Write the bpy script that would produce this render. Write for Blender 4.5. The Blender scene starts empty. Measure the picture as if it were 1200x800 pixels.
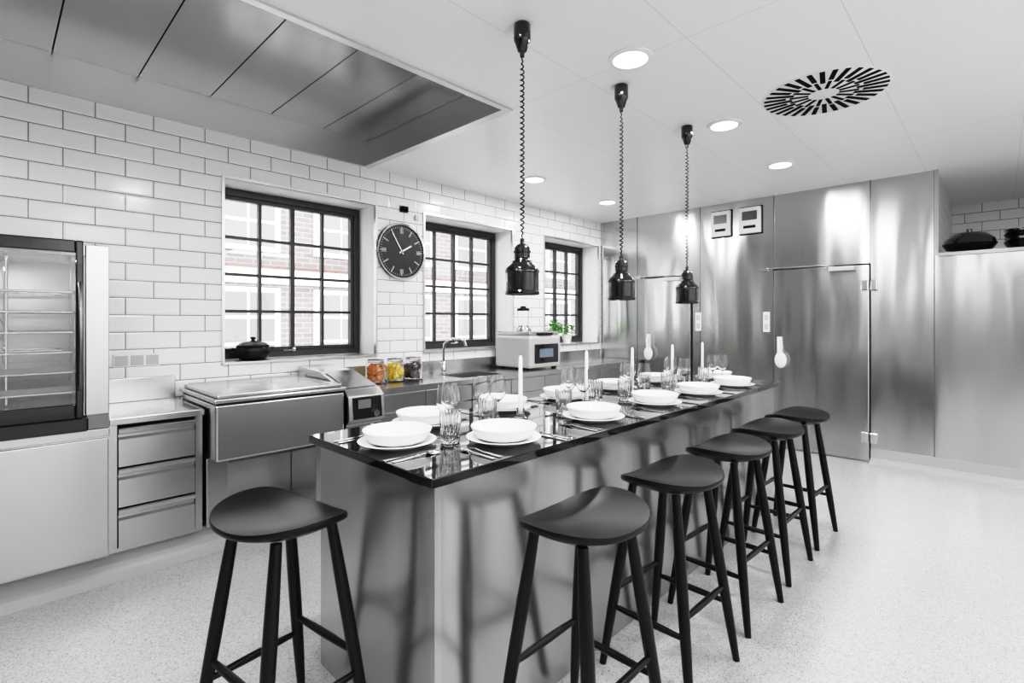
import bpy, bmesh, math, random
from mathutils import Vector, Matrix
random.seed(4)
S = bpy.context.scene
COL = S.collection
# ------------------------------------------------------------------ materials
def newmat(name):
    m = bpy.data.materials.new(name); m.use_nodes = True
    nt = m.node_tree; b = nt.nodes.get('Principled BSDF')
    return m, nt, b
def mat(name, col, rough=0.5, metal=0.0, coat=0.0, emit=None, es=0.0, noise=0.03, nscale=20, spec=0.5):
    m, nt, b = newmat(name)
    if not isinstance(col, tuple): col = (col, col, col)
    b.inputs['Base Color'].default_value = (*col, 1)
    b.inputs['Roughness'].default_value = rough
    b.inputs['Metallic'].default_value = metal
    b.inputs['Coat Weight'].default_value = coat
    b.inputs['Specular IOR Level'].default_value = spec
    if emit:
        b.inputs['Emission Color'].default_value = (*emit, 1); b.inputs['Emission Strength'].default_value = es
    tc = nt.nodes.new('ShaderNodeTexCoord')
    n = nt.nodes.new('ShaderNodeTexNoise'); n.inputs['Scale'].default_value = nscale
    nt.links.new(tc.outputs['Object'], n.inputs['Vector'])
    mr = nt.nodes.new('ShaderNodeMapRange')
    mr.inputs['To Min'].default_value = max(0.0, rough - noise); mr.inputs['To Max'].default_value = rough + noise
    nt.links.new(n.outputs['Fac'], mr.inputs['Value']); nt.links.new(mr.outputs['Result'], b.inputs['Roughness'])
    return m
def steel(name, col=0.6, rough=0.3, scale=(.5, .5, 160), var=0.012, wav=0.0, wsc=(1, 1, 1), wdist=.05, aniso=0.6):
    m, nt, b = newmat(name)
    b.inputs['Metallic'].default_value = 1.0
    b.inputs['Roughness'].default_value = rough
    tc = nt.nodes.new('ShaderNodeTexCoord')
    mp = nt.nodes.new('ShaderNodeMapping'); mp.inputs['Scale'].default_value = scale
    nt.links.new(tc.outputs['Object'], mp.inputs['Vector'])
    n = nt.nodes.new('ShaderNodeTexNoise'); n.inputs['Scale'].default_value = 4; n.inputs['Detail'].default_value = 2
    nt.links.new(mp.outputs['Vector'], n.inputs['Vector'])
    mc = nt.nodes.new('ShaderNodeMapRange'); mc.inputs['To Min'].default_value = col - var; mc.inputs['To Max'].default_value = col + var
    nt.links.new(n.outputs['Fac'], mc.inputs['Value'])
    cc = nt.nodes.new('ShaderNodeCombineColor')
    for i in range(3): nt.links.new(mc.outputs['Result'], cc.inputs[i])
    nt.links.new(cc.outputs[0], b.inputs['Base Color'])
    if aniso > 0:
        tg = nt.nodes.new('ShaderNodeTangent'); tg.direction_type = 'RADIAL'; tg.axis = 'Z'
        nt.links.new(tg.outputs[0], b.inputs['Tangent'])
        b.inputs['Anisotropic'].default_value = aniso; b.inputs['Anisotropic Rotation'].default_value = 0.25
    if wav > 0:
        m2 = nt.nodes.new('ShaderNodeMapping'); m2.inputs['Scale'].default_value = wsc
        nt.links.new(tc.outputs['Object'], m2.inputs['Vector'])
        n2 = nt.nodes.new('ShaderNodeTexNoise'); n2.inputs['Scale'].default_value = 1.6; n2.inputs['Detail'].default_value = 0.5
        nt.links.new(m2.outputs[0], n2.inputs['Vector'])
        b2 = nt.nodes.new('ShaderNodeBump'); b2.inputs['Strength'].default_value = wav; b2.inputs['Distance'].default_value = wdist
        nt.links.new(n2.outputs['Fac'], b2.inputs['Height'])
        nt.links.new(b2.outputs['Normal'], b.inputs['Normal'])
    return m
def tile(name, axis, col=0.86, grout=0.19, w=0.30, h=0.111, zoff=0.03):
    m, nt, b = newmat(name)
    tc = nt.nodes.new('ShaderNodeTexCoord')
    sx = nt.nodes.new('ShaderNodeSeparateXYZ'); cx = nt.nodes.new('ShaderNodeCombineXYZ')
    nt.links.new(tc.outputs['Object'], sx.inputs[0])
    nt.links.new(sx.outputs[axis], cx.inputs[0])
    ad = nt.nodes.new('ShaderNodeMath'); ad.operation = 'ADD'; ad.inputs[1].default_value = zoff
    nt.links.new(sx.outputs[2], ad.inputs[0]); nt.links.new(ad.outputs[0], cx.inputs[1])
    def br(ms, sm):
        t = nt.nodes.new('ShaderNodeTexBrick'); t.offset = 0.5
        t.inputs['Scale'].default_value = 1; t.inputs['Brick Width'].default_value = w; t.inputs['Row Height'].default_value = h
        t.inputs['Mortar Size'].default_value = ms; t.inputs['Mortar Smooth'].default_value = sm
        t.inputs['Color1'].default_value = (col, col, col, 1); t.inputs['Color2'].default_value = (col*0.97, col*0.97, col*0.97, 1)
        t.inputs['Mortar'].default_value = (grout, grout, grout, 1); t.inputs['Bias'].default_value = 0
        nt.links.new(cx.outputs[0], t.inputs['Vector']); return t
    t = br(0.003, 0.1); nt.links.new(t.outputs['Color'], b.inputs['Base Color'])
    t2 = br(0.014, 1.0)
    bp = nt.nodes.new('ShaderNodeBump'); bp.invert = True; bp.inputs['Strength'].default_value = 0.6; bp.inputs['Distance'].default_value = 0.004
    nt.links.new(t2.outputs['Fac'], bp.inputs['Height']); nt.links.new(bp.outputs['Normal'], b.inputs['Normal'])
    b.inputs['Roughness'].default_value = 0.16
    return m
def floor_mat(name):
    m, nt, b = newmat(name)
    tc = nt.nodes.new('ShaderNodeTexCoord')
    v = nt.nodes.new('ShaderNodeTexVoronoi'); v.inputs['Scale'].default_value = 230
    nt.links.new(tc.outputs['Object'], v.inputs['Vector'])
    r = nt.nodes.new('ShaderNodeValToRGB'); e = r.color_ramp.elements
    e[0].position = 0.0; e[0].color = (.18, .18, .18, 1); e[1].position = 1; e[1].color = (.52, .52, .52, 1)
    for p, c in ((0.08, .25), (0.16, .37), (0.5, .41), (0.85, .45)):
        x = e.new(p); x.color = (c, c, c, 1)
    sc = nt.nodes.new('ShaderNodeSeparateColor'); nt.links.new(v.outputs['Color'], sc.inputs[0])
    nt.links.new(sc.outputs[0], r.inputs[0])
    n = nt.nodes.new('ShaderNodeTexNoise'); n.inputs['Scale'].default_value = 1.3; n.inputs['Detail'].default_value = 5
    nt.links.new(tc.outputs['Object'], n.inputs['Vector'])
    mr = nt.nodes.new('ShaderNodeMapRange'); mr.inputs['To Min'].default_value = 0.9; mr.inputs['To Max'].default_value = 1.1
    nt.links.new(n.outputs['Fac'], mr.inputs['Value'])
    mx = nt.nodes.new('ShaderNodeVectorMath'); mx.operation = 'SCALE'
    nt.links.new(r.outputs[0], mx.inputs[0]); nt.links.new(mr.outputs[0], mx.inputs['Scale'])
    nt.links.new(mx.outputs[0], b.inputs['Base Color'])
    b.inputs['Roughness'].default_value = 0.28
    return m
def ceil_mat(name):
    m, nt, b = newmat(name)
    tc = nt.nodes.new('ShaderNodeTexCoord'); mp = nt.nodes.new('ShaderNodeMapping')
    mp.inputs['Location'].default_value = (0.07, -0.486 + 1.2, 0)
    nt.links.new(tc.outputs['Object'], mp.inputs['Vector'])
    t = nt.nodes.new('ShaderNodeTexBrick'); t.offset = 0
    for k, v in (('Scale', 1), ('Brick Width', 2.4), ('Row Height', 0.6), ('Mortar Size', 0.0018), ('Mortar Smooth', 0.3)): t.inputs[k].default_value = v
    t.inputs['Color1'].default_value = t.inputs['Color2'].default_value = (.9, .9, .9, 1)
    t.inputs['Mortar'].default_value = (.66, .66, .66, 1)
    nt.links.new(mp.outputs[0], t.inputs['Vector']); nt.links.new(t.outputs['Color'], b.inputs['Base Color'])
    b.inputs['Roughness'].default_value = 0.3
    return m
def glass(name, col=(1, 1, 1), ior=1.45, rough=0.0):
    m, nt, b = newmat(name)
    b.inputs['Base Color'].default_value = (*col, 1); b.inputs['Transmission Weight'].default_value = 1
    b.inputs['Roughness'].default_value = rough; b.inputs['IOR'].default_value = ior
    return m
def pane(name, tint=1.0, refl=0.08, fmax=.8):
    m, nt, b = newmat(name); nt.nodes.remove(b)
    out = nt.nodes['Material Output']
    tr = nt.nodes.new('ShaderNodeBsdfTransparent'); tr.inputs[0].default_value = (tint, tint, tint, 1)
    gl = nt.nodes.new('ShaderNodeBsdfGlossy'); gl.inputs['Roughness'].default_value = 0.01
    lw = nt.nodes.new('ShaderNodeLayerWeight'); lw.inputs[0].default_value = 0.35
    mr = nt.nodes.new('ShaderNodeMapRange'); mr.inputs['To Min'].default_value = refl; mr.inputs['To Max'].default_value = fmax
    nt.links.new(lw.outputs['Fresnel'], mr.inputs['Value'])
    mx = nt.nodes.new('ShaderNodeMixShader')
    nt.links.new(mr.outputs[0], mx.inputs[0]); nt.links.new(tr.outputs[0], mx.inputs[1]); nt.links.new(gl.outputs[0], mx.inputs[2])
    nt.links.new(mx.outputs[0], out.inputs[0]); return m
M = {}
M['steel'] = steel('brushed_steel', .53, .25)
M['steel_island'] = steel('brushed_steel_island', .48, .25, (90, 90, .6), .015, .5, (2.2, 2.2, .4), aniso=.7)
M['steel_wall'] = steel('brushed_steel_wall', .58, .19, (.5, .3, 160), .012, .5, (1, 2.4, .45), aniso=.7)
M['steel_hood'] = steel('brushed_steel_hood', .40, .24, (60, .5, .5), .01, .1, aniso=0)
M['steel_dark'] = steel('steel_dark', .2, .3)
M['chrome'] = mat('chrome', .75, .08, 1)
M['tilex'] = tile('metro_tile_x', 0)
M['tiley'] = tile('metro_tile_y', 1)
M['floor'] = floor_mat('terrazzo_floor')
M['ceil'] = ceil_mat('ceiling_panel')
M['white'] = mat('white_paint', .82, .4)
M['cove'] = mat('cove_skirting', .37, .45)
M['frame'] = mat('window_frame_paint', .032, .35)
M['trim'] = steel('steel_trim', .66, .3, aniso=0)
M['pane'] = pane('window_pane', .97, .02, .4)
M['black'] = mat('black_wood', .0045, .31, noise=.004, spec=.26)
M['granite'] = mat('black_polished_stone', .004, .03, coat=.6, noise=.005)
M['gloss'] = mat('black_gloss_metal', .006, .14, coat=.5, noise=.01)
M['rubber'] = mat('black_rubber', .006, .5, spec=.3)
M['porc'] = mat('white_porcelain', .86, .1)
M['glass'] = glass('clear_glass', ior=1.5)
M['wax'] = mat('white_candle_wax', .9, .45)
M['lamp'] = mat('downlight_diffuser', .9, .4, emit=(1, 1, 1), es=12)
M['dark'] = mat('dark_void', .006, .8, spec=.1)
M['plastic'] = mat('white_plastic', .78, .35)
M['pale'] = mat('pale_grey_enamel', .5, .25)
M['ovenglass'] = pane('oven_door_glass', .88, .07, .5)
M['ovenin'] = mat('oven_cavity_steel', .42, .4, 1)
# ------------------------------------------------------------------ mesh helpers
def link(o, parent=None):
    COL.objects.link(o)
    if parent: o.parent = parent
    return o
def empty(name, loc=(0, 0, 0), rz=0.0):
    e = bpy.data.objects.new(name, None); e.empty_display_size = .05
    e.location = loc; e.rotation_euler = (0, 0, rz); COL.objects.link(e); return e
def finish(bm, name, mats, parent=None, smooth=False, loc=None, bevel=0, autos=None):
    me = bpy.data.meshes.new(name); bmesh.ops.recalc_face_normals(bm, faces=bm.faces)
    bm.to_mesh(me); bm.free()
    for m in (mats if isinstance(mats, (list, tuple)) else [mats]): me.materials.append(m)
    if smooth:
        for p in me.polygons: p.use_smooth = True
        if autos:
            me.set_sharp_from_angle(angle=math.radians(autos))
    o = bpy.data.objects.new(name, me); link(o, parent)
    if loc: o.location = loc
    if bevel:
        md = o.modifiers.new('bev', 'BEVEL'); md.width = bevel; md.segments = 2; md.limit_method = 'ANGLE'
    return o
def abox(bm, x0, x1, y0, y1, z0, z1, mi=0):
    r = bmesh.ops.create_cube(bm, size=1)
    for v in r['verts']:
        v.co = Vector((x0 + (v.co.x + .5) * (x1 - x0), y0 + (v.co.y + .5) * (y1 - y0), z0 + (v.co.z + .5) * (z1 - z0)))
    fs = set(f for v in r['verts'] for f in v.link_faces)
    for f in fs: f.material_index = mi
    return r['verts']
def box(name, x0, x1, y0, y1, z0, z1, m, parent=None, bevel=0):
    bm = bmesh.new(); abox(bm, x0, x1, y0, y1, z0, z1)
    return finish(bm, name, m, parent, bevel=bevel)
def boxes(name, L, mats, parent=None, bevel=0):
    bm = bmesh.new()
    for b in L: abox(bm, *b[:6], mi=(b[6] if len(b) > 6 else 0))
    return finish(bm, name, mats, parent, bevel=bevel)
def alathe(bm, prof, seg=40, c=(0, 0, 0), mi=0, flute=None):
    rings = []
    for (r, z) in prof:
        if r < 1e-6: rings.append([bm.verts.new((c[0], c[1], c[2] + z))])
        else:
            ring = []
            for i in range(seg):
                a = 2 * math.pi * i / seg; rr = r
                if flute and flute[0] <= z <= flute[1]: rr = r * (1 + flute[2] * (1 if i % 2 else -1))
                ring.append(bm.verts.new((c[0] + rr * math.cos(a), c[1] + rr * math.sin(a), c[2] + z)))
            rings.append(ring)
    for A, B in zip(rings, rings[1:]):
        if len(A) == 1 and len(B) == 1: continue
        for i in range(seg):
            j = (i + 1) % seg
            if len(A) == 1: f = bm.faces.new((A[0], B[i], B[j]))
            elif len(B) == 1: f = bm.faces.new((A[i], A[j], B[0]))
            else: f = bm.faces.new((A[i], A[j], B[j], B[i]))
            f.material_index = mi
def lathe(name, prof, m, parent=None, seg=40, c=(0, 0, 0), autos=40, flute=None):
    bm = bmesh.new(); alathe(bm, prof, seg, c, flute=flute)
    return finish(bm, name, m, parent, smooth=True, autos=autos)
def atube(bm, pts, rad, seg=10, mi=0, cap=True):
    pts = [Vector(p) for p in pts]
    rads = rad if isinstance(rad, (list, tuple)) else [rad] * len(pts)
    n = len(pts); T = []
    for i in range(n):
        t = (pts[min(i + 1, n - 1)] - pts[max(i - 1, 0)]); T.append(t.normalized())
    up = Vector((0, 0, 1)) if abs(T[0].z) < .9 else Vector((1, 0, 0))
    N = (up - T[0] * up.dot(T[0])).normalized(); rings = []
    for i in range(n):
        N = (N - T[i] * N.dot(T[i])).normalized(); Bn = T[i].cross(N)
        rings.append([bm.verts.new(pts[i] + (N * math.cos(2 * math.pi * k / seg) + Bn * math.sin(2 * math.pi * k / seg)) * rads[i]) for k in range(seg)])
    for A, B in zip(rings, rings[1:]):
        for k in range(seg):
            f = bm.faces.new((A[k], A[(k + 1) % seg], B[(k + 1) % seg], B[k])); f.material_index = mi
    if cap:
        for rg in (rings[0], rings[-1]):
            f = bm.faces.new(rg); f.material_index = mi
def tube(name, pts, rad, m, parent=None, seg=10):
    bm = bmesh.new(); atube(bm, pts, rad, seg)
    return finish(bm, name, m, parent, smooth=True, autos=60)
def clone(src, name, loc, rz=0.0):
    """instance a whole object group sharing its mesh data"""
    e = empty(name, loc, rz)
    for ch in src.children:
        if ch.type != 'MESH': continue
        o = bpy.data.objects.new(ch.name.split('.')[0], ch.data); link(o, e)
        o.location = ch.location; o.rotation_euler = ch.rotation_euler
        for md in ch.modifiers:
            if md.type == 'BEVEL':
                n = o.modifiers.new('bev', 'BEVEL'); n.width = md.width; n.segments = md.segments; n.limit_method = 'ANGLE'
    return e
# ------------------------------------------------------------------ room shell
H = 2.74; YW = 4.03; XW = 5.95; XL = -2.6; YB = -2.6; XN = 8.0; YN = .428
box('floor', XL - .2, XN + .2, YB - .2, YW + .4, -.1, 0, M['floor'])
RX0, RX1, RY0 = -1.6, 2.33, 2.27
boxes('ceiling', [(XL - .2, XN + .2, YB - .2, RY0, H, H + .4), (RX1, XN + .2, RY0, YW + .4, H, H + .4),
                  (XL - .2, RX0, RY0, YW + .4, H, H + .4), (RX0, RX1, YW, YW + .4, H+.0, H + .4),
                  (RX0, RX1, RY0, YW, H + .3, H + .4)], M['ceil'])
WIN = [(1.17, 2.40), (2.935, 4.165), (4.73, 5.90)]; WZ0, WZ1 = 1.07, 2.41
L = [(XL - .2, XW+.01, YW, YW + .4, 0, WZ0), (XL - .2, XW+.01, YW, YW + .4, WZ1, H)]
xs = [XL - .2] + [v for w in WIN for v in w] + [XW+.01]
for i in range(0, len(xs), 2): L.append((xs[i], xs[i + 1], YW, YW + .4, WZ0, WZ1))
wb = boxes('wall_back', L, [M['tilex'], M['tiley'], M['white']])
for p in wb.data.polygons:
    n = p.normal
    if abs(n.x) > .5: p.material_index = 2
    elif abs(n.z) > .5: p.material_index = 2
box('wall_left', XL - .2, XL, YB - .2, YW, 0, H, M['white'])
box('wall_front', XL, XN + .2, YB - .2, YB, 0, H, M['white'])
# cold-room steel wall
boxes('wall_right', [(XW, XN+.2, YN, YW + .4, 0, H, 0), (XW, XN + .2, YB, YN, 0, 1.97, 0), (XN, XN + .2, YB, YN, 1.97, H, 1),
                     (XW+.06, XN, YN - .012, YN, 1.97, H, 2)], [M['steel_wall'], M['tiley'], M['tilex']])
# steel seams / panel joints on the cold room wall
seams = []
for y in (YN, .906, 1.775, 2.60, 3.45): seams.append((XW - .004, XW + .001, y - .004, y + .004, .12, H))
boxes('trim_1', seams, M['steel_dark'])
boxes('trim_2', [(XW - .012, XW, YN-.03, YN, 1.97, H), (XW - .03, XW + .03, YB, YN - .03, 1.955, 1.985)], M['steel'])
# cove baseboards
def cove(name, p0, p1, nrm, m=M['cove'], h=.12, d=.05):
    bm = bmesh.new(); p0 = Vector(p0); p1 = Vector(p1); n = Vector(nrm)
    prof = [(0, h), (.012, h), (.014, .05), (.022, .025), (d * .75, .008), (d, 0.0005), (0, 0.0005)]
    A = [bm.verts.new(p0 + n * a + Vector((0, 0, z))) for a, z in prof]; B = [bm.verts.new(p1 + n * a + Vector((0, 0, z))) for a, z in prof]
    for i in range(len(prof)):
        j = (i + 1) % len(prof); bm.faces.new((A[i], A[j], B[j], B[i]))
    bm.faces.new(A); bm.faces.new(B)
    return finish(bm, name, m)
cove('baseboard_right', (XW, YB, 0), (XW, .906, 0), (-1, 0, 0), h=.14, d=.1)
cove('baseboard_right_far', (XW, 1.775, 0), (XW, 2.6, 0), (-1, 0, 0), h=.12)
cove('baseboard_front', (XL, YB, 0), (XW, YB, 0), (0, 1, 0))
# ------------------------------------------------------------------ extraction recess in ceiling
e = empty('extractor_hood')
hz = H + .235
boxes('liner', [(RX1 - .015, RX1, RY0, YW, H, hz), (RX0, RX1 - .015, YW - .015, YW, H, hz),
                (RX0, RX1 - .015, RY0, RY0 + .015, H, hz), (RX0, RX0 + .015, RY0, YW, H, hz)], M['trim'], e)
boxes('rim', [(RX1 - .05, RX1 + .012, RY0 - .012, YW, H - .012, H - .001), (RX0, RX1 - .05, RY0 - .012, RY0 + .03, H - .012, H - .001),
              (RX0, RX1 - .05, YW - .03, YW, H - .012, H - .001)], M['trim'], e)
pl = []; x = RX1 - .015
while x > RX0 + .05:
    x0 = max(x - .413, RX0 + .015); pl.append((x0 + .003, x - .003, RY0 + .015, YW - .015, hz - .02, hz)); x -= .413
boxes('filter_panels', pl, M['steel_hood'], e, bevel=.002)
box('backing', RX0, RX1, RY0, YW, hz, hz + .02, M['dark'], e)
# ------------------------------------------------------------------ windows
def window(idx, x0, x1):
    e = empty('window_%d' % idx)
    y0, y1 = YW + .27, YW + .34; z0, z1 = WZ0 + .005, WZ1 - .005; f = .055
    x0 += .003; x1 -= .003
    Lb = [(x0, x1, y0, y1, z0, z0 + f), (x0, x1, y0, y1, z1 - f, z1), (x0, x0 + f, y0, y1, z0 + f, z1 - f), (x1 - f, x1, y0, y1, z0 + f, z1 - f)]
    a0, a1, c0, c1 = x0 + f, x1 - f, z0 + f, z1 - f
    g = .03
    Lb += [(a0, a1, y0 + .012, y1, c0, c0 + g), (a0, a1, y0 + .012, y1, c1 - g, c1), (a0, a0 + g, y0 + .012, y1, c0 + g, c1 - g), (a1 - g, a1, y0 + .012, y1, c0 + g, c1 - g)]
    boxes('frame', Lb, M['frame'], e, bevel=.004)
    a0 += g; a1 -= g; c0 += g; c1 -= g
    mu = []
    for i in (1, 2, 3):
        x = a0 + (a1 - a0) * i / 4; w = .012 if i != 2 else .017; mu.append((x - w, x + w, y0 + .02, y1 - .01, c0, c1))
        z = c0 + (c1 - c0) * i / 4; mu.append((a0, a1, y0 + .022, y1 - .012, z - .012, z + .012))
    boxes('muntins', mu, M['frame'], e)
    box('glass_pane', a0, a1, y0 + .042, y0 + .046, c0, c1, M['pane'], e)
    xm = (a0 + a1) / 2
    bm = bmesh.new(); abox(bm, xm - .012, xm + .012, y0 - .01, y0, z0 + .045, z0 + .075)
    atube(bm, [(xm, y0 - .012, z0 + .06), (xm, y0 - .035, z0 + .06), (xm - .05, y0 - .04, z0 + .055), (xm - .1, y0 - .038, z0 + .055)], .007)
    finish(bm, 'handle', M['chrome'], e)
    # steel reveal trim
    boxes('reveal_trim', [(x0 - .018, x0 + .0, YW - .014, YW + .02, WZ0 - .012, WZ1 + .02), (x1, x1 + .018, YW - .014, YW + .02, WZ0 - .012, WZ1 + .02),
                          (x0, x1, YW - .014, YW + .02, WZ1 - .0, WZ1 + .02)], M['trim'], e)
    box('sill', x0 - .018, x1 + .018, YW - .02, y0, WZ0 - .012, WZ0 + .004, M['trim'], e)
for i, (a, b) in enumerate(WIN): window(i + 1, a, b)
# ------------------------------------------------------------------ exterior
def facade_mat():
    m, nt, b = newmat('facade_brick')
    tc = nt.nodes.new('ShaderNodeTexCoord'); sx = nt.nodes.new('ShaderNodeSeparateXYZ'); cx = nt.nodes.new('ShaderNodeCombineXYZ')
    nt.links.new(tc.outputs['Object'], sx.inputs[0]); nt.links.new(sx.outputs[0], cx.inputs[0]); nt.links.new(sx.outputs[2], cx.inputs[1])
    t = nt.nodes.new('ShaderNodeTexBrick')
    for k, v in (('Scale', 1), ('Brick Width', .34), ('Row Height', .11), ('Mortar Size', .01)): t.inputs[k].default_value = v
    t.inputs['Color1'].default_value = (.12, .098, .095, 1); t.inputs['Color2'].default_value = (.17, .145, .14, 1); t.inputs['Mortar'].default_value = (.28, .28, .28, 1)
    nt.links.new(cx.outputs[0], t.inputs['Vector']); nt.links.new(t.outputs['Color'], b.inputs['Base Color']); b.inputs['Roughness'].default_value = .9
    return m
e = empty('neighbouring_building')
box('brickwork', -6, 26, 11, 11.3, -3, 9, facade_mat(), e)
fw = []; fd = []
for ix in range(16):
    for iz in range(4):
        x = -5 + ix * 2.0; z = -2.2 + iz * 2.5
        fw += [(x, x + 1.25, 10.9, 11.01, z, z + 1.75)]
        for a in range(2):
            for b_ in range(3): fd.append((x + .1 + a * .54, x + .1 + a * .54 + .48, 10.87, 10.905, z + .1 + b_ * .54, z + .1 + b_ * .54 + .47))
boxes('sash_frames', fw, mat('facade_white', .85, .6), e); boxes('sash_panes', fd, mat('facade_glass', .14, .2), e)
boxes('string_courses', [(-6, 26, 10.85, 11, z, z + .3) for z in (-.36, 2.14, 4.64)], mat('facade_band', .85, .6), e)
boxes('timber_beams', [(-6, 26, 10.84, 11, z, z + .07) for z in (-.06, 2.44, 4.94)], mat('facade_beam', (.10, .05, .045), .7), e)
box('street_ground', -10, 30, YW + .45, 11, -3.2, -3, mat('street_paving', .6, .8))
# ------------------------------------------------------------------ downlights + lamps
def area(name, loc, size, power, shape='DISK', rot=(0, 0, 0), sy=None):
    l = bpy.data.lights.new(name, 'AREA'); l.shape = shape; l.size = size; l.energy = power
    if sy: l.size_y = sy
    o = bpy.data.objects.new(name, l); o.location = loc; o.rotation_euler = rot; return o
DL = [(2.31, 1.38), (3.55, 1.38), (4.80, 1.38), (3.65, 3.23), (4.94, 3.25), (1.05, 1.38), (-.2, 1.38), (-1.5, 1.38),
      (4.8, -1.1), (3.5, -1.1), (2.2, -1.1), (.9, -1.1), (-.5, -1.1), (-1.8, -1.1)]  # past the visible ones, unseen downlights added to light the room
src = None
for i, (x, y) in enumerate(DL):
    if src is None:
        src = empty('ceiling_downlight', (x, y, H)); d = src
        lathe('ring', [(.085, -.004), (.088, -.012), (.112, -.008), (.115, -.0005), (.085, -.0005)], M['white'], d, 40)
        lathe('diffuser', [(.0, -.006), (.086, -.006), (.086, -.001), (0, -.001)], M['lamp'], d, 40)
    else: d = clone(src, 'ceiling_downlight', (x, y, H))
    o = area('bulb_light', (0, 0, -.014), .17, 18.5 if i < 8 else 16); link(o, d)
# unseen fill light panels, added behind the viewpoint to brighten the room
for (x, y) in ((-.9, .2), (1.2, -1.9), (3.8, -2.0)):
    e = empty('fill_light_panel', (x, y, H))
    box('housing', -.62, .62, -.32, .32, -.02, -.0005, M['white'], e)
    box('diffuser', -.6, .6, -.3, .3, -.024, -.02, M['lamp'], e)
    link(area('fill_light', (0, 0, -.03), 1.18, 24, 'RECTANGLE', sy=.58), e)
# unseen dark units added along the left wall to darken the steel reflections
for k in range(5):
    y0 = -2.3 + k * 1.05
    e = empty('reflection_cabinet', (XL, y0, 0))
    box('carcass', .005, .58, 0, 1.03, .1, 2.05, M['steel_dark'], e)
    boxes('doors', [(.58, .6, .005, .51, .11, 2.04), (.58, .6, .52, 1.025, .11, 2.04)], M['steel_dark'], e, bevel=.004)
    boxes('handles', [(.6, .62, .46, .48, .9, 1.3), (.6, .62, .55, .57, .9, 1.3)], M['chrome'], e)
    boxes('feet', [(a, a + .05, b, b + .05, .001, .1) for a in (.05, .48) for b in (.05, .93)], M['steel_dark'], e)
# ceiling vent
e = empty('ceiling_air_vent', (3.47, .76, H))
lathe('plate', [(0, -.006), (.325, -.006), (.333, -.0005), (0, -.0005)], M['white'], e, 64)
bm = bmesh.new()
def slot(bm, a, r0, r1, w):
    vs = abox(bm, r0, r1, -w / 2, w / 2, -.0085, -.006)
    bmesh.ops.rotate(bm, verts=vs, cent=(0, 0, 0), matrix=Matrix.Rotation(a, 3, 'Z'))
for i in range(32):
    a = 2 * math.pi * i / 32
    slot(bm, a, .165 if i % 2 else .20, .32, .026)
    if i % 2 == 0: slot(bm, a, .08, .18, .019)
finish(bm, 'slots', M['dark'], e)
# ------------------------------------------------------------------ kitchen island
IX0, IX1, IY0, IY1, IZ = .885, 4.10, 1.18, 1.99, .92
e = empty('kitchen_island')
box('steel_base', IX0 + .035, IX1 - .035, IY0 + .03, IY1 - .03, .001, IZ - .03, M['steel_island'], e, bevel=.003)
box('stone_worktop', IX0, IX1, IY0, IY1, IZ - .03, IZ, M['granite'], e, bevel=.003)
box('corner_trim', IX0 + .031, IX0 + .055, IY0 + .026, IY0 + .05, .001, IZ - .031, M['steel'], e)
# ------------------------------------------------------------------ stools
def stool_proto(name, loc, rz):
    e = empty(name, loc, rz); a, b = .228, .178; zs = .752
    bm = bmesh.new(); N, R = 64, 12
    def out(t):
        c, s = math.cos(t), math.sin(t)
        p = 2.35
        x = a * math.copysign(abs(c) ** (2 / p), c); q = 2.5 if s < 0 else 2.0
        y = (b * .88 if s < 0 else b * 1.08) * math.copysign(abs(s) ** (2 / q), s)
        return x, y
    def top(x, y): return zs + .038 * (abs(x) / a) ** 2.2 - .014 * max(0, -y / b) ** 2 + .014 * max(0, y / b) ** 2 * 1.0
    def ring(k, side):
        f = k / R; L = []
        for i in range(N):
            ox, oy = out(2 * math.pi * i / N); x, y = ox * f, oy * f
            if side: z = top(x, y)
            else: z = top(x, y) - .018 - .030 * (1 - f ** 2.5)
            L.append(bm.verts.new((x, y, z)))
        return L
    T = [ring(k, 1) for k in range(1, R + 1)]
    mid = []
    for i in range(N):
        ox, oy = out(2 * math.pi * i / N); mid.append(bm.verts.new((ox * 1.012, oy * 1.012, top(ox, oy) - .009)))
    Bt = [ring(k, 0) for k in range(R, 0, -1)]
    allr = T + [mid] + Bt
    for A, B in zip(allr, allr[1:]):
        for i in range(N): bm.faces.new((A[i], A[(i + 1) % N], B[(i + 1) % N], B[i]))
    c1 = bm.verts.new((0, 0, zs)); c2 = bm.verts.new((0, 0, zs - .048))
    for i in range(N):
        bm.faces.new((c1, T[0][(i + 1) % N], T[0][i])); bm.faces.new((c2, Bt[-1][i], Bt[-1][(i + 1) % N]))
    finish(bm, 'seat', M['black'], e, smooth=True, autos=70)
    P = {}
    for n, (sx, sy) in enumerate(((-1, -1), (1, -1), (1, 1), (-1, 1))):
        t = Vector((sx * .125, sy * .092, zs - .026)); f = Vector((sx * .2, sy * .185, .001)); P[(sx, sy)] = (t, f)
        pts = [t.lerp(f, k / 10) for k in range(11)]
        rd = [.0165, .018, .0195, .0205, .021, .021, .0205, .0195, .018, .016, .0135]
        tube('leg_%d' % (n + 1), pts, rd, M['black'], e, 14)
    def at(k, z):
        t, f = P[k]; return t.lerp(f, (t.z - z) / (t.z - f.z))
    for n, (k1, k2, z) in enumerate((((-1, -1), (1, -1), .30), ((-1, 1), (1, 1), .30), ((-1, -1), (-1, 1), .235), ((1, -1), (1, 1), .235))):
        A, B = at(k1, z), at(k2, z)
        tube('stretcher_%d' % (n + 1), [A.lerp(B, k / 6) for k in range(7)], [.009, .011, .0125, .013, .0125, .011, .009], M['black'], e, 10)
    return e
st = stool_proto('bar_stool', (1.31, .955, 0), math.radians(180))
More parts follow.
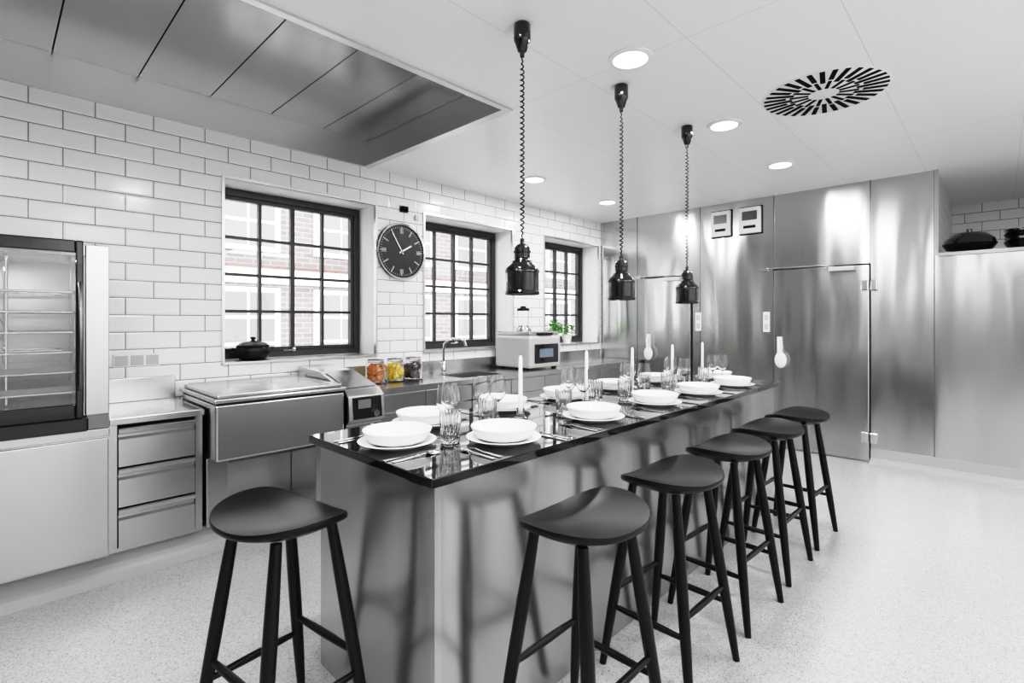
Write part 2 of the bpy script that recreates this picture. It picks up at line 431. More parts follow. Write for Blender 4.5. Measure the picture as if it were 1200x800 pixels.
for x, y in ((1.91, .96), (2.50, .965), (3.08, .97), (3.65, .965)): clone(st, 'bar_stool', (x, y, 0), math.radians(180 + random.uniform(-3, 3)))
clone(st, 'bar_stool', (.655, 1.66, 0), math.radians(90 + 8))
# ------------------------------------------------------------------ pendants
def pendant(loc):
    e = empty('pendant_heat_lamp', loc); zb = 1.497 - H
    lathe('canopy', [(0, -.001), (.036, -.001), (.039, -.006), (.039, -.075), (.033, -.085), (.02, -.125), (.012, -.13), (.010, -.15), (0, -.15)], M['gloss'], e, 32)
    z0, z1 = -.148, zb + .255; pts = []; n = 34; per = 12
    for i in range(n * per + 1):
        f = i / (n * per); a = 2 * math.pi * i / per
        r = .0085 * min(1, 12 * f, 12 * (1 - f)); pts.append((r * math.cos(a), r * math.sin(a), z0 + (z1 - z0) * f))
    tube('coiled_cord', pts, .0034, M['rubber'], e, 6)
    lathe('shade', [(.073, .004), (.078, .0), (.080, .006), (.080, .012), (.0765, .018), (.0765, .098), (.079, .102), (.079, .110), (.072, .124), (.050, .142),
                    (.046, .150), (.047, .154), (.038, .157), (.034, .165), (.036, .168), (.036, .190), (.040, .193), (.040, .200), (.036, .203), (.036, .215), (.026, .228),
                    (.014, .234), (.010, .238), (.010, .258), (0, .258)][0:] , M['gloss'], e, 48, c=(0, 0, zb), autos=30)
    lathe('shade_lining', [(.073, .004), (.073, .098), (.045, .138), (0, .142)], mat('shade_lining', .3, .4, 1), e, 40, c=(0, 0, zb))
    bm = bmesh.new(); alathe(bm, [(0, .03), (.03, .04), (.042, .065), (.03, .095), (.018, .12), (.018, .14), (0, .14)], 24, (0, 0, zb))
    finish(bm, 'bulb', M['plastic'], e, smooth=True)
    return e
p0 = pendant((1.70, 1.58, H))
for x in (2.545, 3.40): clone(p0, 'pendant_heat_lamp', (x, 1.58, H))
# ------------------------------------------------------------------ tableware
T = IZ
def plate_set(name, loc):
    e = empty(name, loc)
    lathe('dinner_plate', [(0, .003), (.085, .003), (.09, .0005), (.096, .0005), (.1, .006), (.141, .018), (.143, .021), (.139, .0225), (.10, .012), (.09, .009), (0, .008)], M['porc'], e, 56, autos=80)
    lathe('soup_bowl', [(0, .011), (.07, .011), (.074, .0095), (.08, .0095), (.108, .023), (.121, .047), (.126, .0595), (.1245, .062), (.120, .0605), (.104, .031), (.07, .019), (0, .017)], M['porc'], e, 56, autos=80)
    return e
PS = [(1.36, 1.36), (1.95, 1.36), (2.53, 1.36), (3.06, 1.35), (3.6, 1.345)]
PB = [(1.33, 1.82), (1.83, 1.835), (2.33, 1.83), (2.87, 1.83), (3.42, 1.83)]
ends = [(1.045, 1.60), (3.93, 1.6)]
ps = plate_set('place_setting_plates', (*ends[0], T))
for x, y in PS + PB + ends[1:]: clone(ps, 'place_setting_plates', (x, y, T))
def wine(name, loc):
    e = empty(name, loc)
    lathe('glass_body', [(0, .0005), (.034, .0005), (.035, .002), (.02, .005), (.006, .012), (.0038, .03), (.0036, .075), (.007, .086), (.022, .098), (.035, .118), (.0385, .140),
                         (.036, .170), (.0315, .205), (.0303, .205), (.0348, .169), (.0372, .140), (.0338, .119), (.021, .1), (.008, .089), (0, .088)], M['glass'], e, 32, autos=80)
    return e
def tumbler(name, loc):
    e = empty(name, loc)
    lathe('glass_body', [(0, .0005), (.033, .0005), (.035, .004), (.0355, .02), (.037, .04), (.038, .06), (.039, .078), (.041, .118), (.0395, .118), (.0372, .08), (.034, .03), (.030, .018), (0, .016)],
          M['glass'], e, 32, autos=15, flute=(.003, .079, .045))
    return e
# collision-free placement of the small glassware on the table
occ = [(x, y, .147) for x, y in PS + PB + ends]
CN = [(1.71, 1.60), (2.23, 1.60), (2.70, 1.60), (3.22, 1.6), (3.70, 1.60)]
occ += [(x, y, .036) for x, y in CN]
def place(x, y, r):
    for k in range(400):
        rad = .0012 * k; a = k * 2.4; px, py = x + rad * math.cos(a), y + rad * math.sin(a)
        if all((px - ox) ** 2 + (py - oy) ** 2 > (r + orr + .004) ** 2 for ox, oy, orr in occ) and 1.42 < py < 1.76:
            occ.append((px, py, r)); return px, py
    return None
WG = [(1.245, 1.565), (1.31, 1.62)]; TG = [(1.20, 1.50)]
for x, y in PS[1:]: WG += [(x + .10, y + .23), (x + .18, y + .19)]; TG += [(x + .02, y + .19)]
TG += [(1.50, 1.6)]
WG += [(1.62, 1.66), (1.55, 1.68)]
for x, y in PB[2:]: WG += [(x - .1, y - .17)]; TG += [(x + .05, y - .18)]
w0 = t0 = None
for x, y in WG:
    q = place(x, y, .039)
    if not q: continue
    if w0 is None: w0 = wine('wine_glass', (*q, T))
    else: clone(w0, 'wine_glass', (*q, T), random.random())
for x, y in TG:
    q = place(x, y, .042)
    if not q: continue
    if t0 is None: t0 = tumbler('crystal_tumbler', (*q, T))
    else: clone(t0, 'crystal_tumbler', (*q, T), random.random())
# candles
def candle(loc):
    e = empty('taper_candle', loc)
    lathe('glass_holder', [(0, .0005), (.034, .0005), (.035, .006), (.020, .012), (.016, .03), (.019, .05), (.0185, .052), (.0125, .05), (.012, .03), (0, .028)], M['glass'], e, 24)
    lathe('wax_taper', [(0, .029), (.0105, .029), (.0105, .05), (.0085, .285), (.004, .296), (0, .297)], M['wax'], e, 20)
    tube('wick', [(0, 0, .295), (.001, 0, .306)], .0012, M['rubber'], e, 6); return e
c0 = candle((*CN[0], T))
for x, y in CN[1:]: clone(c0, 'taper_candle', (x, y, T))
# cutlery
def cutlery_mesh(kind):
    bm = bmesh.new()
    def strip(pts, th=.0022, off=0):
        U = []; D = []
        for (y, w, z) in pts:
            U.append((bm.verts.new((off - w, y, z + th)), bm.verts.new((off + w, y, z + th)))); D.append((bm.verts.new((off - w, y, z)), bm.verts.new((off + w, y, z))))
        for i in range(len(pts) - 1):
            bm.faces.new((U[i][0], U[i][1], U[i + 1][1], U[i + 1][0])); bm.faces.new((D[i][0], D[i + 1][0], D[i + 1][1], D[i][1]))
            bm.faces.new((U[i][0], U[i + 1][0], D[i + 1][0], D[i][0])); bm.faces.new((U[i][1], D[i][1], D[i + 1][1], U[i + 1][1]))
        for k in (0, -1): bm.faces.new((U[k][0], D[k][0], D[k][1], U[k][1]))
    if kind == 'fork':
        strip([(-.10, .008, .001), (-.06, .0075, .001), (0, .004, .003), (.03, .004, .006), (.045, .011, .005), (.06, .0125, .002)])
        for o in (-.0105, -.0035, .0035, .0105): strip([(.06, .0018, .002), (.085, .0017, .001), (.1, .001, .004)], off=o)
    elif kind == 'knife':
        strip([(-.115, .007, .001), (-.06, .008, .001), (-.005, .0065, .001), (0, .005, .001), (.005, .009, .001), (.08, .010, .001), (.105, .006, .001), (.115, .001, .001)], .003)
    else:
        strip([(-.10, .008, .001), (-.06, .0075, .001), (0, .0035, .003), (.03, .004, .006), (.042, .014, .004), (.06, .0195, .001), (.078, .017, .002), (.092, .006, .005)])
    return bm
def cutlery_proto(name, loc, rz):
    e = empty(name, loc, rz)
    for kind, x in (('fork', -.172), ('fork', -.203), ('knife', .165), ('spoon', .193)):
        o = finish(cutlery_mesh(kind), kind, M['chrome'], e); o.location = (x, 0, .0003)
    return e
cu = cutlery_proto('cutlery_set', (1.36, 1.30, T), 0)
for x, y in PS[1:]: clone(cu, 'cutlery_set', (x, 1.30, T))
for x, y in PB: clone(cu, 'cutlery_set', (x, 1.875, T), math.pi)
clone(cu, 'cutlery_set', (1.0, 1.60, T), -math.pi / 2)
# ------------------------------------------------------------------ back counter run
CF = 3.36; CZ = .86
cove('trim_3', (XL, CF + .07, 0), (1.96, CF + .07, 0), (0, -1, 0), h=.15, d=.09)
# drawer unit
e = empty('drawer_cabinet'); x0, x1 = .43, .862
boxes('carcass', [(x0, x1, CF + .02, YW - .005, .15, CZ - .035)], M['steel'], e)
box('worktop', x0, x1 + .01, CF - .01, YW - .005, CZ - .035, CZ, M['steel'], e, bevel=.004)
box('upstand', x0, x1, YW - .05, YW - .005, CZ, CZ + .15, M['steel'], e, bevel=.004)
fr = [(x0, x0 + .035, CF, CF + .02, .15, CZ - .037), (x1 - .035, x1, CF, CF + .02, .15, CZ - .037), (x0 + .035, x1 - .035, CF, CF + .02, .15, .17)]
boxes('face_frame', fr, M['steel'], e)
zz = .172; dz = (CZ - .045 - zz) / 3
for k in range(3):
    z0 = zz + k * dz; z1 = z0 + dz - .01
    bm = bmesh.new()
    # folded-lip drawer front: flat face, finger groove, rolled grip edge
    prof = [(CF - .010, z0), (CF - .010, z1 - .060), (CF + .006, z1 - .048), (CF + .006, z1 - .034), (CF - .016, z1 - .026), (CF - .018, z1 - .006), (CF - .010, z1), (CF + .019, z1), (CF + .019, z0)]
    A = [bm.verts.new((x0 + .04, y, z)) for y, z in prof]; B = [bm.verts.new((x1 - .04, y, z)) for y, z in prof]
    for i in range(len(prof)):
        j = (i + 1) % len(prof); bm.faces.new((A[i], A[j], B[j], B[i]))
    bm.faces.new(A); bm.faces.new(B)
    finish(bm, 'drawer_front_%d' % (k + 1), M['steel'], e)
box('shadow_gap', x0 + .036, x1 - .036, CF + .0195, CF + .021, .165, CZ - .04, M['dark'], e)
# combi oven + stand
e = empty('combi_oven'); ox0, ox1, oy, oz0, oz1 = -.40, .425, 3.30, .90, 1.76
boxes('casing', [(ox0, ox0 + .03, oy, 3.98, oz0, oz1), (.33, ox1, oy, 3.98, oz0, oz1), (ox0 + .03, .33, oy, 3.98, oz1 - .06, oz1), (ox0 + .03, .33, oy, 3.98, oz0, oz0 + .07), (ox0 + .03, .33, 3.9, 3.98, oz0 + .07, oz1 - .06)], M['steel'], e, bevel=.004)
boxes('cavity_lining', [(ox0 + .03, ox0 + .035, oy + .01, 3.9, oz0 + .07, oz1 - .06), (.325, .33, oy + .01, 3.9, oz0 + .07, oz1 - .06), (ox0 + .035, .325, 3.885, 3.9, oz0 + .07, oz1 - .06)], M['ovenin'], e)
bm = bmesh.new()
for k in range(6):
    z = oz0 + .12 + k * .1
    for y in (3.34, 3.6, 3.84): atube(bm, [(ox0 + .04, y, z), (.32, y, z)], .0055, 6)
    for j in range(11): atube(bm, [(ox0 + .06 + j * .062, 3.33, z), (ox0 + .06 + j * .062, 3.86, z)], .003, 6)
for x in (ox0 + .045, .05, .315):
    for y in (3.36, 3.8): atube(bm, [(x, y, oz0 + .08), (x, y, oz1 - .08)], .006, 6)
finish(bm, 'wire_racks', M['chrome'], e)
boxes('baking_trays', [(ox0 + .06, .305, 3.35, 3.83, oz0 + .125 + k * .1, oz0 + .15 + k * .1) for k in (0, 1)], M['steel_dark'], e)
for zc_ in (oz1 - .075,): link(area('oven_lamp', (0, 3.36, zc_), .4, 7, 'RECTANGLE', sy=.05), e)
# fan guard at the back of the cavity
bm = bmesh.new()
for rr in (.04, .07, .1): atube(bm, [(-.05 + rr * math.cos(a), 3.87, 1.33 + rr * math.sin(a)) for a in [2 * math.pi * i / 40 for i in range(41)]], .003, 6)
finish(bm, 'fan_guard', M['steel_dark'], e)
dy0, dy1 = oy - .06, oy - .004; dx0, dx1 = ox0, .318; b1 = .055
boxes('door_frame', [(dx0, dx0 + b1, dy0, dy1, oz0 - .0, oz1 + .01), (dx1 - .03, dx1, dy0, dy1, oz0, oz1 + .01), (dx0 + b1, dx1 - .03, dy0, dy1, oz1 - .05, oz1 + .01), (dx0 + b1, dx1 - .03, dy0, dy1, oz0, oz0 + .07)], M['gloss'], e, bevel=.006)
box('door_glass', dx0 + b1, dx1 - .03, dy0 + .006, dy0 + .012, oz0 + .07, oz1 - .05, M['ovenglass'], e)
tube('door_handle', [(dx1 - .015, dy0, oz0 + .14), (dx1 - .015, dy0 - .04, oz0 + .17), (dx1 - .015, dy0 - .045, oz0 + .4), (dx1 - .015, dy0 - .04, oz0 + .63), (dx1 - .015, dy0, oz0 + .66)], .009, M['steel_dark'], e)
box('drip_tray', ox0, dx1 + .02, oy - .045, oy + .28, oz0 - .07, oz0 - .002, M['gloss'], e, bevel=.008)
boxes('rear_base', [(dx1 + .02, ox1, oy + .01, oy + .3, oz0 - .07, oz0 - .001), (ox0, ox1, oy + .3, 3.98, oz0 - .07, oz0 - .001)], M['steel_dark'], e)
e = empty('oven_stand_cabinet')
boxes('cabinet_box', [(ox0, ox1, oy + .02, 3.98, .16, oz0 - .072)], M['steel'], e)
boxes('door_panels', [(ox0 + .005, ox1 - .003, oy, oy + .02, .17, oz0 - .125), (ox0, ox1, oy - .01, oy + .02, oz0 - .115, oz0 - .073)], M['steel'], e, bevel=.004)
boxes('feet', [(x, x + .05, y, y + .05, .001, .16) for x in (ox0 + .05, ox1 - .1) for y in (3.45, 3.85)], M['steel_dark'], e)
# extra cabinet further left
e = empty('base_cabinet')
box('carcass', -1.7, ox0 - .01, CF + .02, YW - .005, .15, CZ - .035, M['steel'], e)
box('worktop', -1.7, ox0 - .01, CF - .01, YW - .005, CZ - .035, CZ, M['steel'], e, bevel=.004)
boxes('door_panels', [(-1.69, -1.06, CF, CF + .02, .16, CZ - .04), (-1.05, ox0 - .02, CF, CF + .02, .16, CZ - .04)], M['steel'], e, bevel=.003)
# tilting bratt pan
e = empty('tilting_bratt_pan'); bx0, bx1, by0, by1 = .885, 1.665, 3.17, 3.97
box('pan_body', bx0, bx1, by0 + .02, by1 - .06, .57, .895, M['steel'], e, bevel=.012)
boxes('lid', [(bx0 - .012, bx1 + .008, by0, by1 - .03, .905, .93), (bx0 + .01, bx1 - .01, by0 + .03, by1 - .06, .93, .952)], M['steel'], e, bevel=.008)
box('lid_gasket', bx0 + .005, bx1 - .005, by0 + .015, by1 - .05, .894, .906, M['rubber'], e)
box('hinge_block', bx0 + .05, bx1 - .05, by1 - .03, by1 + .03, .80, .95, M['steel'], e, bevel=.01)
boxes('stand', [(bx0, bx0 + .12, by0 + .2, by1, .15, .56), (bx1 - .16, bx1, by0 + .1, by1, .15, .56), (bx0 + .12, bx1 - .16, by1 - .3, by1, .15, .56)], M['steel'], e, bevel=.005)
box('stand_plinth', bx0, bx1, by0 + .3, by1, .001, .15, M['cove'], e)
tube('tilt_axle', [(bx0 + .11, by0 + .25, .53), (bx1 - .15, by0 + .25, .53)], .03, M['steel_dark'], e, 16)
# control column w/ sloping top
e = empty('cooker_control_console'); cx0, cx1 = 1.68, 1.955
bm = bmesh.new()
prof = [(3.20, .15), (3.20, .66), (3.145, .69), (3.165, .86), (3.22, .90), (3.60, 1.00), (3.98, 1.02), (3.98, .15)]
A = [bm.verts.new((cx0, y, z)) for y, z in prof]; B = [bm.verts.new((cx1, y, z)) for y, z in prof]
for i in range(len(prof)):
    j = (i + 1) % len(prof); bm.faces.new((A[i], A[j], B[j], B[i]))
bm.faces.new(A); bm.faces.new(B)
finish(bm, 'housing', M['steel'], e, bevel=.006)
bm = bmesh.new()
vs = [bm.verts.new(p) for p in ((cx0 + .03, 3.1435, .705), (cx1 - .03, 3.1435, .705), (cx1 - .03, 3.1605, .85), (cx0 + .03, 3.1605, .85))]
ft = bm.faces.new(vs); r = bmesh.ops.extrude_face_region(bm, geom=[ft]); bmesh.ops.translate(bm, verts=[v for v in r['geom'] if isinstance(v, bmesh.types.BMVert)], vec=(0, -.004, 0))
finish(bm, 'display_glass', M['gloss'], e)
lathe('control_knob', [(0, 0), (.022, 0), (.024, .012), (.02, .02), (0, .02)], M['chrome'], e, 24).matrix_local = Matrix.Translation((cx1 - .08, 3.1385, .735)) @ Matrix.Rotation(math.radians(90), 4, 'X')
box('screen', cx0 + .06, cx1 - .12, 3.136, 3.142, .775, .835, mat('lcd_screen', .08, .2, emit=(.6, .65, .7), es=.15), e)
bm = bmesh.new()
for (y0, z0), (y1, z1) in (((3.24, .9062), (3.56, .9905)),):
    vs = [bm.verts.new(p) for p in ((cx0 + .03, y0, z0 + .001), (cx1 - .03, y0, z0 + .001), (cx1 - .03, y1, z1 + .001), (cx0 + .03, y1, z1 + .001))]
    ft = bm.faces.new(vs); r = bmesh.ops.extrude_face_region(bm, geom=[ft]); bmesh.ops.translate(bm, verts=[v for v in r['geom'] if isinstance(v, bmesh.types.BMVert)], vec=(0, 0, .006))
finish(bm, 'top_cover', M['steel'], e)
# sink counter
e = empty('sink_counter'); sx0, sx1 = 1.965, 5.90; kx0, kx1, ky0, ky1 = 2.95, 3.45, 3.47, 3.83
boxes('worktop', [(sx0, kx0, CF - .01, YW - .005, CZ - .04, CZ), (kx1, sx1, CF - .01, YW - .005, CZ - .04, CZ), (kx0, kx1, CF - .01, ky0, CZ - .04, CZ), (kx0, kx1, ky1, YW - .005, CZ - .04, CZ)], M['steel'], e)
boxes('basin', [(kx0, kx1, ky0, ky1, CZ - .22, CZ - .215), (kx0 - .004, kx0, ky0, ky1, CZ - .22, CZ - .04), (kx1, kx1 + .004, ky0, ky1, CZ - .22, CZ - .04), (kx0, kx1, ky0 - .004, ky0, CZ - .22, CZ - .04), (kx0, kx1, ky1, ky1 + .004, CZ - .22, CZ - .04)], M['steel'], e)
boxes('carcass', [(sx0, kx0 - .03, CF + .02, YW - .005, .15, CZ - .041), (kx1 + .03, sx1, CF + .02, YW - .005, .15, CZ - .041), (kx0 - .03, kx1 + .03, CF + .02, YW - .005, .15, CZ - .23)], M['steel'], e)
dp = []; x = sx0
while x < sx1 - .1:
    x2 = min(x + .5, sx1); dp += [(x + .004, x2 - .004, CF, CF + .02, .16, CZ - .19), (x + .004, x2 - .004, CF, CF + .02, CZ - .18, CZ - .05)]; x = x2
boxes('door_and_drawer_fronts', dp, M['steel'], e, bevel=.003)
box('upstand', sx0, sx1, YW - .03, YW - .005, CZ, CZ + .12, M['steel'], e)
box('plinth', sx0, sx1, CF + .08, YW - .005, .001, .15, M['cove'], e)
# faucet
e = empty('kitchen_faucet', (3.07, 3.90, CZ))
lathe('base', [(0, .0005), (.03, .0005), (.03, .01), (.022, .018), (.022, .11), (.014, .12), (0, .12)], M['chrome'], e, 28)
tube('spout', [(0, 0, .1), (0, 0, .22), (.005, -.01, .29), (.03, -.03, .325), (.07, -.06, .34), (.12, -.11, .335), (.15, -.14, .315), (.158, -.148, .27)], [.0125] * 7 + [.015], M['chrome'], e, 14)
tube('lever', [(0, 0, .08), (-.03, -.015, .095), (-.09, -.04, .13)], [.01, .008, .006], M['chrome'], e)
# preserves jars
def jar(loc, col, seed, n=60, rr=.02):
    random.seed(seed); e = empty('preserve_jar', loc)
    lathe('glass_jar', [(0, .0005), (.078, .0005), (.083, .008), (.083, .135), (.074, .158), (.066, .165), (.066, .182), (.063, .182), (.063, .163), (.071, .155), (.079, .133), (.079, .01), (0, .006)], M['glass'], e, 36, autos=60)
    lathe('clip_lid', [(0, .190), (.02, .198), (.062, .196), (.07, .190), (.07, .184), (0, .184)], M['glass'], e, 32)
    bm = bmesh.new(); atube(bm, [(.067 * math.cos(a), .067 * math.sin(a), .174) for a in [2 * math.pi * i / 28 for i in range(29)]], .0025, 6)
    atube(bm, [(0, -.068, .174), (0, -.088, .165), (0, -.086, .12), (.012, -.087, .118), (.012, -.089, .165), (.01, -.07, .185), (0, -.03, .2), (0, .05, .2), (0, .07, .175)], .0022, 6)
    finish(bm, 'wire_clip', M['chrome'], e)
    bm = bmesh.new()
    for i in range(n):
        a = random.uniform(0, 6.28); r = .052 * math.sqrt(random.random()) + .006; z = random.uniform(.028, .138); s = rr * random.uniform(.8, 1.2)
        mtx = Matrix.Translation((r * math.cos(a), r * math.sin(a), z)) @ Matrix.Rotation(random.random() * 3, 4, Vector((random.random(), random.random(), .3)).normalized()) @ Matrix.Diagonal((s, s * .8, s, 1))
        bmesh.ops.create_icosphere(bm, subdivisions=2, radius=1, matrix=mtx)
    finish(bm, 'pickled_fruit', mat('fruit_%d' % seed, col, .35), e, smooth=True)
jar((2.22, 3.72, CZ), (.62, .20, .008), 11, 90); jar((2.405, 3.72, CZ), (.9, .62, .01), 12, 90); jar((2.59, 3.72, CZ), (.03, .003, .005), 13, 90)
# vacuum sealer / water-bath machine
e = empty('countertop_vacuum_sealer', (0, 0, 0)); vx0, vx1, vy0, vy1 = 3.82, 4.34, 3.45, 3.96
boxes('casing', [(vx0, vx1, vy0, vy1, CZ + .02, CZ + .36)], M['pale'], e, bevel=.03)
boxes('feet', [(x, x + .04, y, y + .04, CZ + .0005, CZ + .02) for x in (vx0 + .04, vx1 - .08) for y in (vy0 + .04, vy1 - .08)], M['rubber'], e)
box('lid', vx0 + .02, vx1 - .02, vy0 + .02, vy1 - .02, CZ + .36, CZ + .40, M['steel'], e, bevel=.012)
box('control_panel', vx0 + .08, vx1 - .06, vy0 - .008, vy0 + .002, CZ + .07, CZ + .27, M['gloss'], e, bevel=.004)
box('screen', vx0 + .15, vx1 - .15, vy0 - .011, vy0 - .007, CZ + .13, CZ + .22, mat('lcd_screen_b', .1, .2, emit=(.35, .55, .85), es=.25), e)
box('lid_grip', vx0 + .15, vx1 - .15, vy0 + .0, vy0 + .03, CZ + .365, CZ + .385, M['rubber'], e)
e = empty('blender_jug', (4.02, 3.72, CZ + .401))
lathe('motor_collar', [(0, 0), (.085, 0), (.085, .02), (.06, .04), (.055, .06), (0, .06)], M['steel'], e, 32)
lathe('jug', [(0, .061), (.055, .061), (.065, .22), (.062, .22), (.052, .066), (0, .066)], M['glass'], e, 28)
lathe('cap', [(0, .221), (.068, .221), (.068, .245), (.03, .25), (.03, .27), (0, .27)], M['rubber'], e, 28)
# basil
def leafmat():
    m = mat('basil_leaf', (.08, .30, .02), .45); return m
def plant(loc, seed, R=.1, hgt=.17, nl=110):
    random.seed(seed); e = empty('potted_basil', loc)
    lathe('pot', [(0, .0005), (.05, .0005), (.068, .11), (.072, .112), (.072, .12), (.064, .12), (.06, .1), (0, .1)], M['porc'], e, 32)
    bm = bmesh.new(); sm = bmesh.new()
    for i in range(nl):
        a = random.uniform(0, 6.28); r = R * math.sqrt(random.random()); z = .12 + hgt * random.uniform(.1, 1) * (1 - .4 * (r / R) ** 2)
        c = Vector((r * math.cos(a), r * math.sin(a), z))
        d = Vector((math.cos(a + random.uniform(-.8, .8)), math.sin(a + random.uniform(-.8, .8)), random.uniform(-.3, .5))).normalized()
        s = d.cross(Vector((0, 0, 1))).normalized(); n = s.cross(d); ln = random.uniform(.035, .055); w = ln * .36
        c0 = bm.verts.new(c); m1 = bm.verts.new(c + d * ln * .45 - n * .004); tip = bm.verts.new(c + d * ln - n * .008)
        l1 = bm.verts.new(c + d * ln * .3 + s * w * .9 + n * .005); l2 = bm.verts.new(c + d * ln * .65 + s * w * .8 + n * .003)
        r1 = bm.verts.new(c + d * ln * .3 - s * w * .9 + n * .005); r2 = bm.verts.new(c + d * ln * .65 - s * w * .8 + n * .003)
        for f in ((c0, l1, m1), (l1, l2, m1), (l2, tip, m1), (c0, m1, r1), (r1, m1, r2), (r2, m1, tip)): bm.faces.new(f)
        if i % 5 == 0: atube(sm, [(r * .3 * math.cos(a), r * .3 * math.sin(a), .1), tuple(c * .6 + Vector((0, 0, .04))), tuple(c)], .002, 5)
    finish(bm, 'leaves', leafmat(), e, smooth=True); finish(sm, 'stems', leafmat(), e)
plant((5.04, 4.11, WZ0 + .0045), 5, .1, .2, 140); plant((5.30, 4.12, WZ0 + .0045), 6, .09, .14, 90)
# cast iron pot on sill
e = empty('cast_iron_pot', (1.41, 4.15, WZ0 + .0045))
lathe('body', [(0, .0005), (.085, .0005), (.11, .02), (.122, .06), (.117, .1), (.112, .105), (0, .105)], M['black'], e, 40)
lathe('lid', [(.117, .105), (.117, .112), (.09, .132), (.04, .145), (.012, .148), (.012, .157), (.02, .165), (.016, .177), (0, .18)], M['black'], e, 40)
for n_, sx in enumerate((-1, 1)): tube('handle_%d' % (n_ + 1), [(sx * .105, -.03, .085), (sx * .145, -.022, .09), (sx * .148, 0, .092), (sx * .145, .022, .09), (sx * .105, .03, .085)], .007, M['black'], e)
# clock
e = empty('wall_clock', (2.665, YW, 2.02))
R90 = Matrix.Rotation(math.radians(90), 4, 'X')
def cl(name, prof, m, seg=64):
    bm = bmesh.new(); alathe(bm, prof, seg); bmesh.ops.transform(bm, matrix=R90, verts=bm.verts); return finish(bm, name, m, e, smooth=True, autos=40)
cl('bezel', [(.245, .001), (.268, .001), (.27, .02), (.26, .034), (.246, .03), (.243, .02)], M['chrome'])
cl('dial', [(0, .001), (.245, .001), (.245, .018), (0, .018)], mat('clock_dial', .02, .35))
bm = bmesh.new()
for i in range(60):
    a = math.radians(i * 6); big = i % 5 == 0
    r0, w = (.165, .006 if big else .002) if big else (.215, .002)
    vs = abox(bm, -w, w, -.0205, -.0185, r0, .228); bmesh.ops.rotate(bm, verts=vs, cent=(0, 0, 0), matrix=Matrix.Rotation(a, 3, 'Y'))
    if big and i % 15 == 0:
        for o in (-.014, .014):
            vs = abox(bm, o - .003, o + .003, -.0205, -.0185, r0, .21); bmesh.ops.rotate(bm, verts=vs, cent=(0, 0, 0), matrix=Matrix.Rotation(a, 3, 'Y'))
finish(bm, 'numeral_marks', mat('clock_marks', .4, .4), e)
bm = bmesh.new()
for ang, ln, w in ((math.radians(60), .12, .007), (math.radians(-32), .19, .005)):
    vs = abox(bm, -w, w, -.026, -.023, -.03, ln); bmesh.ops.rotate(bm, verts=vs, cent=(0, 0, 0), matrix=Matrix.Rotation(ang, 3, 'Y'))
finish(bm, 'hands', mat('clock_hands', .85, .3), e)
cl('centre_cap', [(0, .02), (.012, .02), (.012, .03), (0, .031)], M['chrome'], 24)
# sockets, sensors
e = empty('wall_socket', (.66, YW, 1.12))
boxes('plate', [(-.125, .125, -.01, -.0005, -.04, .04)], M['plastic'], e, bevel=.003)
bm = bmesh.new()
for x in (-.082, 0, .082):
    abox(bm, x - .034, x + .034, -.013, -.01, -.032, .032)
finish(bm, 'inserts', M['pale'], e, bevel=.002)
e = empty('wall_sensor', (2.70, YW, 2.42)); box('body', -.035, .035, -.03, -.0005, -.025, .025, M['dark'], e, bevel=.004); box('plate', -.05, .05, -.006, -.0004, -.035, .035, M['steel'], e)
e = empty('wall_sensor', (2.84, YW, 2.36)); box('body', -.02, .02, -.02, -.0005, -.025, .025, M['pale'], e, bevel=.004)
# ------------------------------------------------------------------ cold-room doors and fittings
def colddoor(idx, y0, y1, zt):
    e = empty('door_%d' % idx)
    box('leaf', XW - .035, XW - .003, y0 + .006, y1 - .006, .02, zt, M['steel_wall'], e, bevel=.006)
    boxes('gasket', [(XW - .016, XW - .001, y0 - .004, y0 + .010, .02, zt + .01), (XW - .016, XW - .001, y1 - .010, y1 + .004, .02, zt + .01), (XW - .016, XW - .001, y0, y1, zt, zt + .014)], M['rubber'], e)
    for n, z in enumerate((.24, 1.72)):
        boxes('hinge_%d' % (n + 1), [(XW - .055, XW - .036, y0 + .01, y0 + .07, z - .05, z + .05), (XW - .05, XW - .001, y0 - .06, y0 - .005, z - .05, z + .05)], M['chrome'], e, bevel=.006)
    yl = y1 - .07
    bm = bmesh.new(); abox(bm, XW - .05, XW - .036, yl - .025, yl + .025, 1.02, 1.2)
    atube(bm, [(XW - .05, yl, 1.17), (XW - .09, yl, 1.15), (XW - .1, yl - .01, 1.08), (XW - .1, yl - .02, 1.0)], [.014, .014, .014, .018], 12)
    finish(bm, 'latch_arm', M['plastic'], e, smooth=True, autos=40)
    bm = bmesh.new(); mt = Matrix.Translation((XW - .1, yl - .025, .955)) @ Matrix.Diagonal((.024, .06, .085, 1))
    bmesh.ops.create_uvsphere(bm, u_segments=24, v_segments=16, radius=1, matrix=mt); finish(bm, 'latch_paddle', M['plastic'], e, smooth=True)
    bm = bmesh.new(); abox(bm, XW - .09, XW - .036, y0 + .12, y0 + .34, zt - .05, zt - .005)
    finish(bm, 'closer_body', M['pale'], e, bevel=.008)
    bm = bmesh.new(); atube(bm, [(XW - .075, y0 + .3, zt - .01), (XW - .09, (y0 + y1) / 2, zt + .015), (XW - .02, y1 + .1, zt + .02)], .008, 8)
    abox(bm, XW - .03, XW - .001, y1 + .06, y1 + .14, zt, zt + .04)
    finish(bm, 'closer_arm', M['chrome'], e)
colddoor(1, .906, 1.775, 1.92); colddoor(2, 2.70, 3.33, 1.92)
for y, z in ((1.85, 1.36), (2.62, 1.36)):
    e = empty('light_switch', (XW, y, z)); box('plate', -.012, -.0005, -.035, .035, -.11, .11, M['plastic'], e, bevel=.004); boxes('rockers', [(-.018, -.012, -.02, .02, -.08, -.02), (-.018, -.012, -.02, .02, .02, .08)], M['pale'], e, bevel=.002)
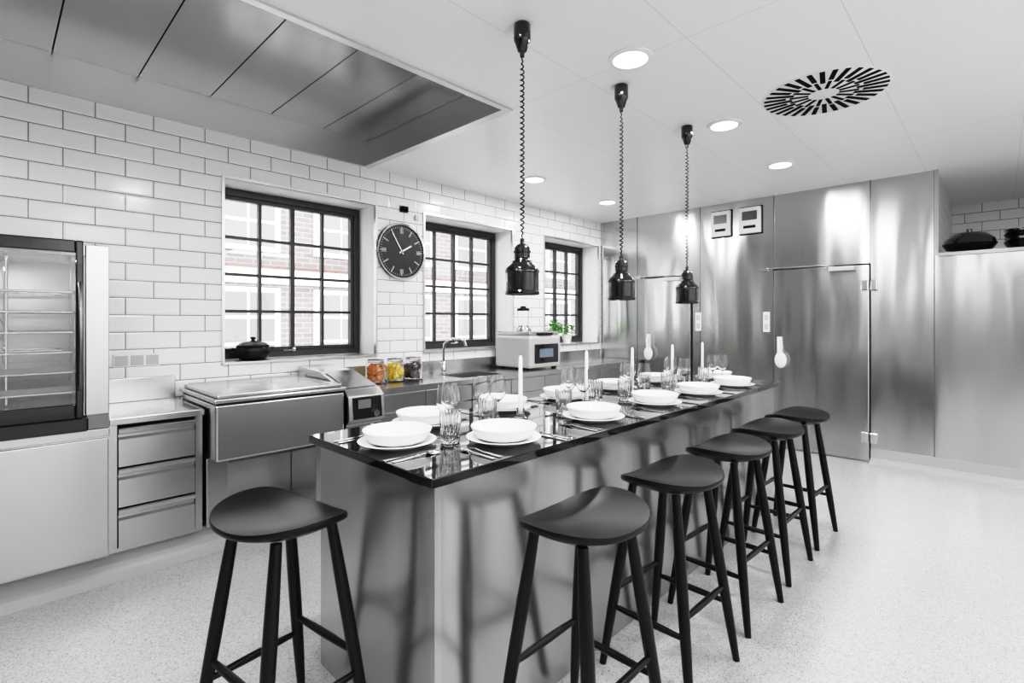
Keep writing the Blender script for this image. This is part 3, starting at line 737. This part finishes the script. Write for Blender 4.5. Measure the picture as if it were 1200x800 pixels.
for y0, y1 in ((1.90, 2.13), (2.23, 2.45)):
    e = empty('temperature_controller', (XW, (y0 + y1) / 2, 2.50)); w = (y1 - y0) / 2
    box('housing', -.05, -.0005, -w, w, -.145, .145, M['plastic'], e, bevel=.008)
    box('display_window', -.053, -.049, -w + .035, w - .035, .0, .10, M['steel_dark'], e); box('buttons', -.054, -.049, -w + .05, w - .05, -.09, -.06, M['rubber'], e)
    box('backframe', -.012, -.0004, -w - .012, w + .012, -.158, .158, M['rubber'], e)
# niche pots
e = empty('stacked_pots', (6.18, .20, 1.9705))
lathe('wok', [(0, .0005), (.07, .0005), (.16, .05), (.19, .1), (.186, .102), (.155, .055), (.07, .006), (0, .006)], M['black'], e, 40)
lathe('dome_lid', [(.183, .101), (.175, .14), (.12, .19), (.02, .21), (.02, .235), (0, .24)], M['gloss'], e, 40)
tube('handle', [(.17, .0, .09), (.3, .0, .12), (.4, .0, .13)], [.012, .012, .015], M['black'], e)
e = empty('mixing_bowl_stack', (6.30, -.19, 1.9705))
for k in range(4):
    lathe('bowl_%d' % (k + 1), [(0, .0005 + k * .035), (.07, .0005 + k * .035), (.15, .06 + k * .035), (.17, .1 + k * .035), (.166, .1 + k * .035), (.145, .063 + k * .035), (.068, .006 + k * .035), (0, .006 + k * .035)], M['gloss'] if k % 2 == 0 else M['chrome'], e, 40)
# ------------------------------------------------------------------ world + camera
w = bpy.data.worlds.new('world'); S.world = w; w.use_nodes = True
bg = w.node_tree.nodes['Background']; bg.inputs[0].default_value = (.97, .98, 1, 1); bg.inputs[1].default_value = 9
vs_ = S.view_settings
vs_.view_transform = 'Standard'; vs_.exposure = 0.0
# film-like tone curve (soft highlight shoulder, slightly crushed blacks)
vs_.use_curve_mapping = True
cm = vs_.curve_mapping; WL = 3.0
cm.white_level = (WL, WL, WL)
cu_ = cm.curves[3]
pts = [(.05, .028), (.2, .175), (.45, .46), (.8, .73), (1.3, .88), (2.0, .955)]
cu_.points[0].location = (0, 0); cu_.points[-1].location = (1, 1)
for a, b in pts: cu_.points.new(a / WL, b)
cm.update()
cam = bpy.data.cameras.new('camera'); co = bpy.data.objects.new('camera', cam); COL.objects.link(co)
co.location = (0, 0, 1.38); co.rotation_euler = (math.radians(90), 0, math.radians(-45.94))
cam.sensor_width = 36; cam.lens = 591 / 1200 * 36; cam.shift_y = -25 / 1200; cam.clip_start = .02
S.camera = co
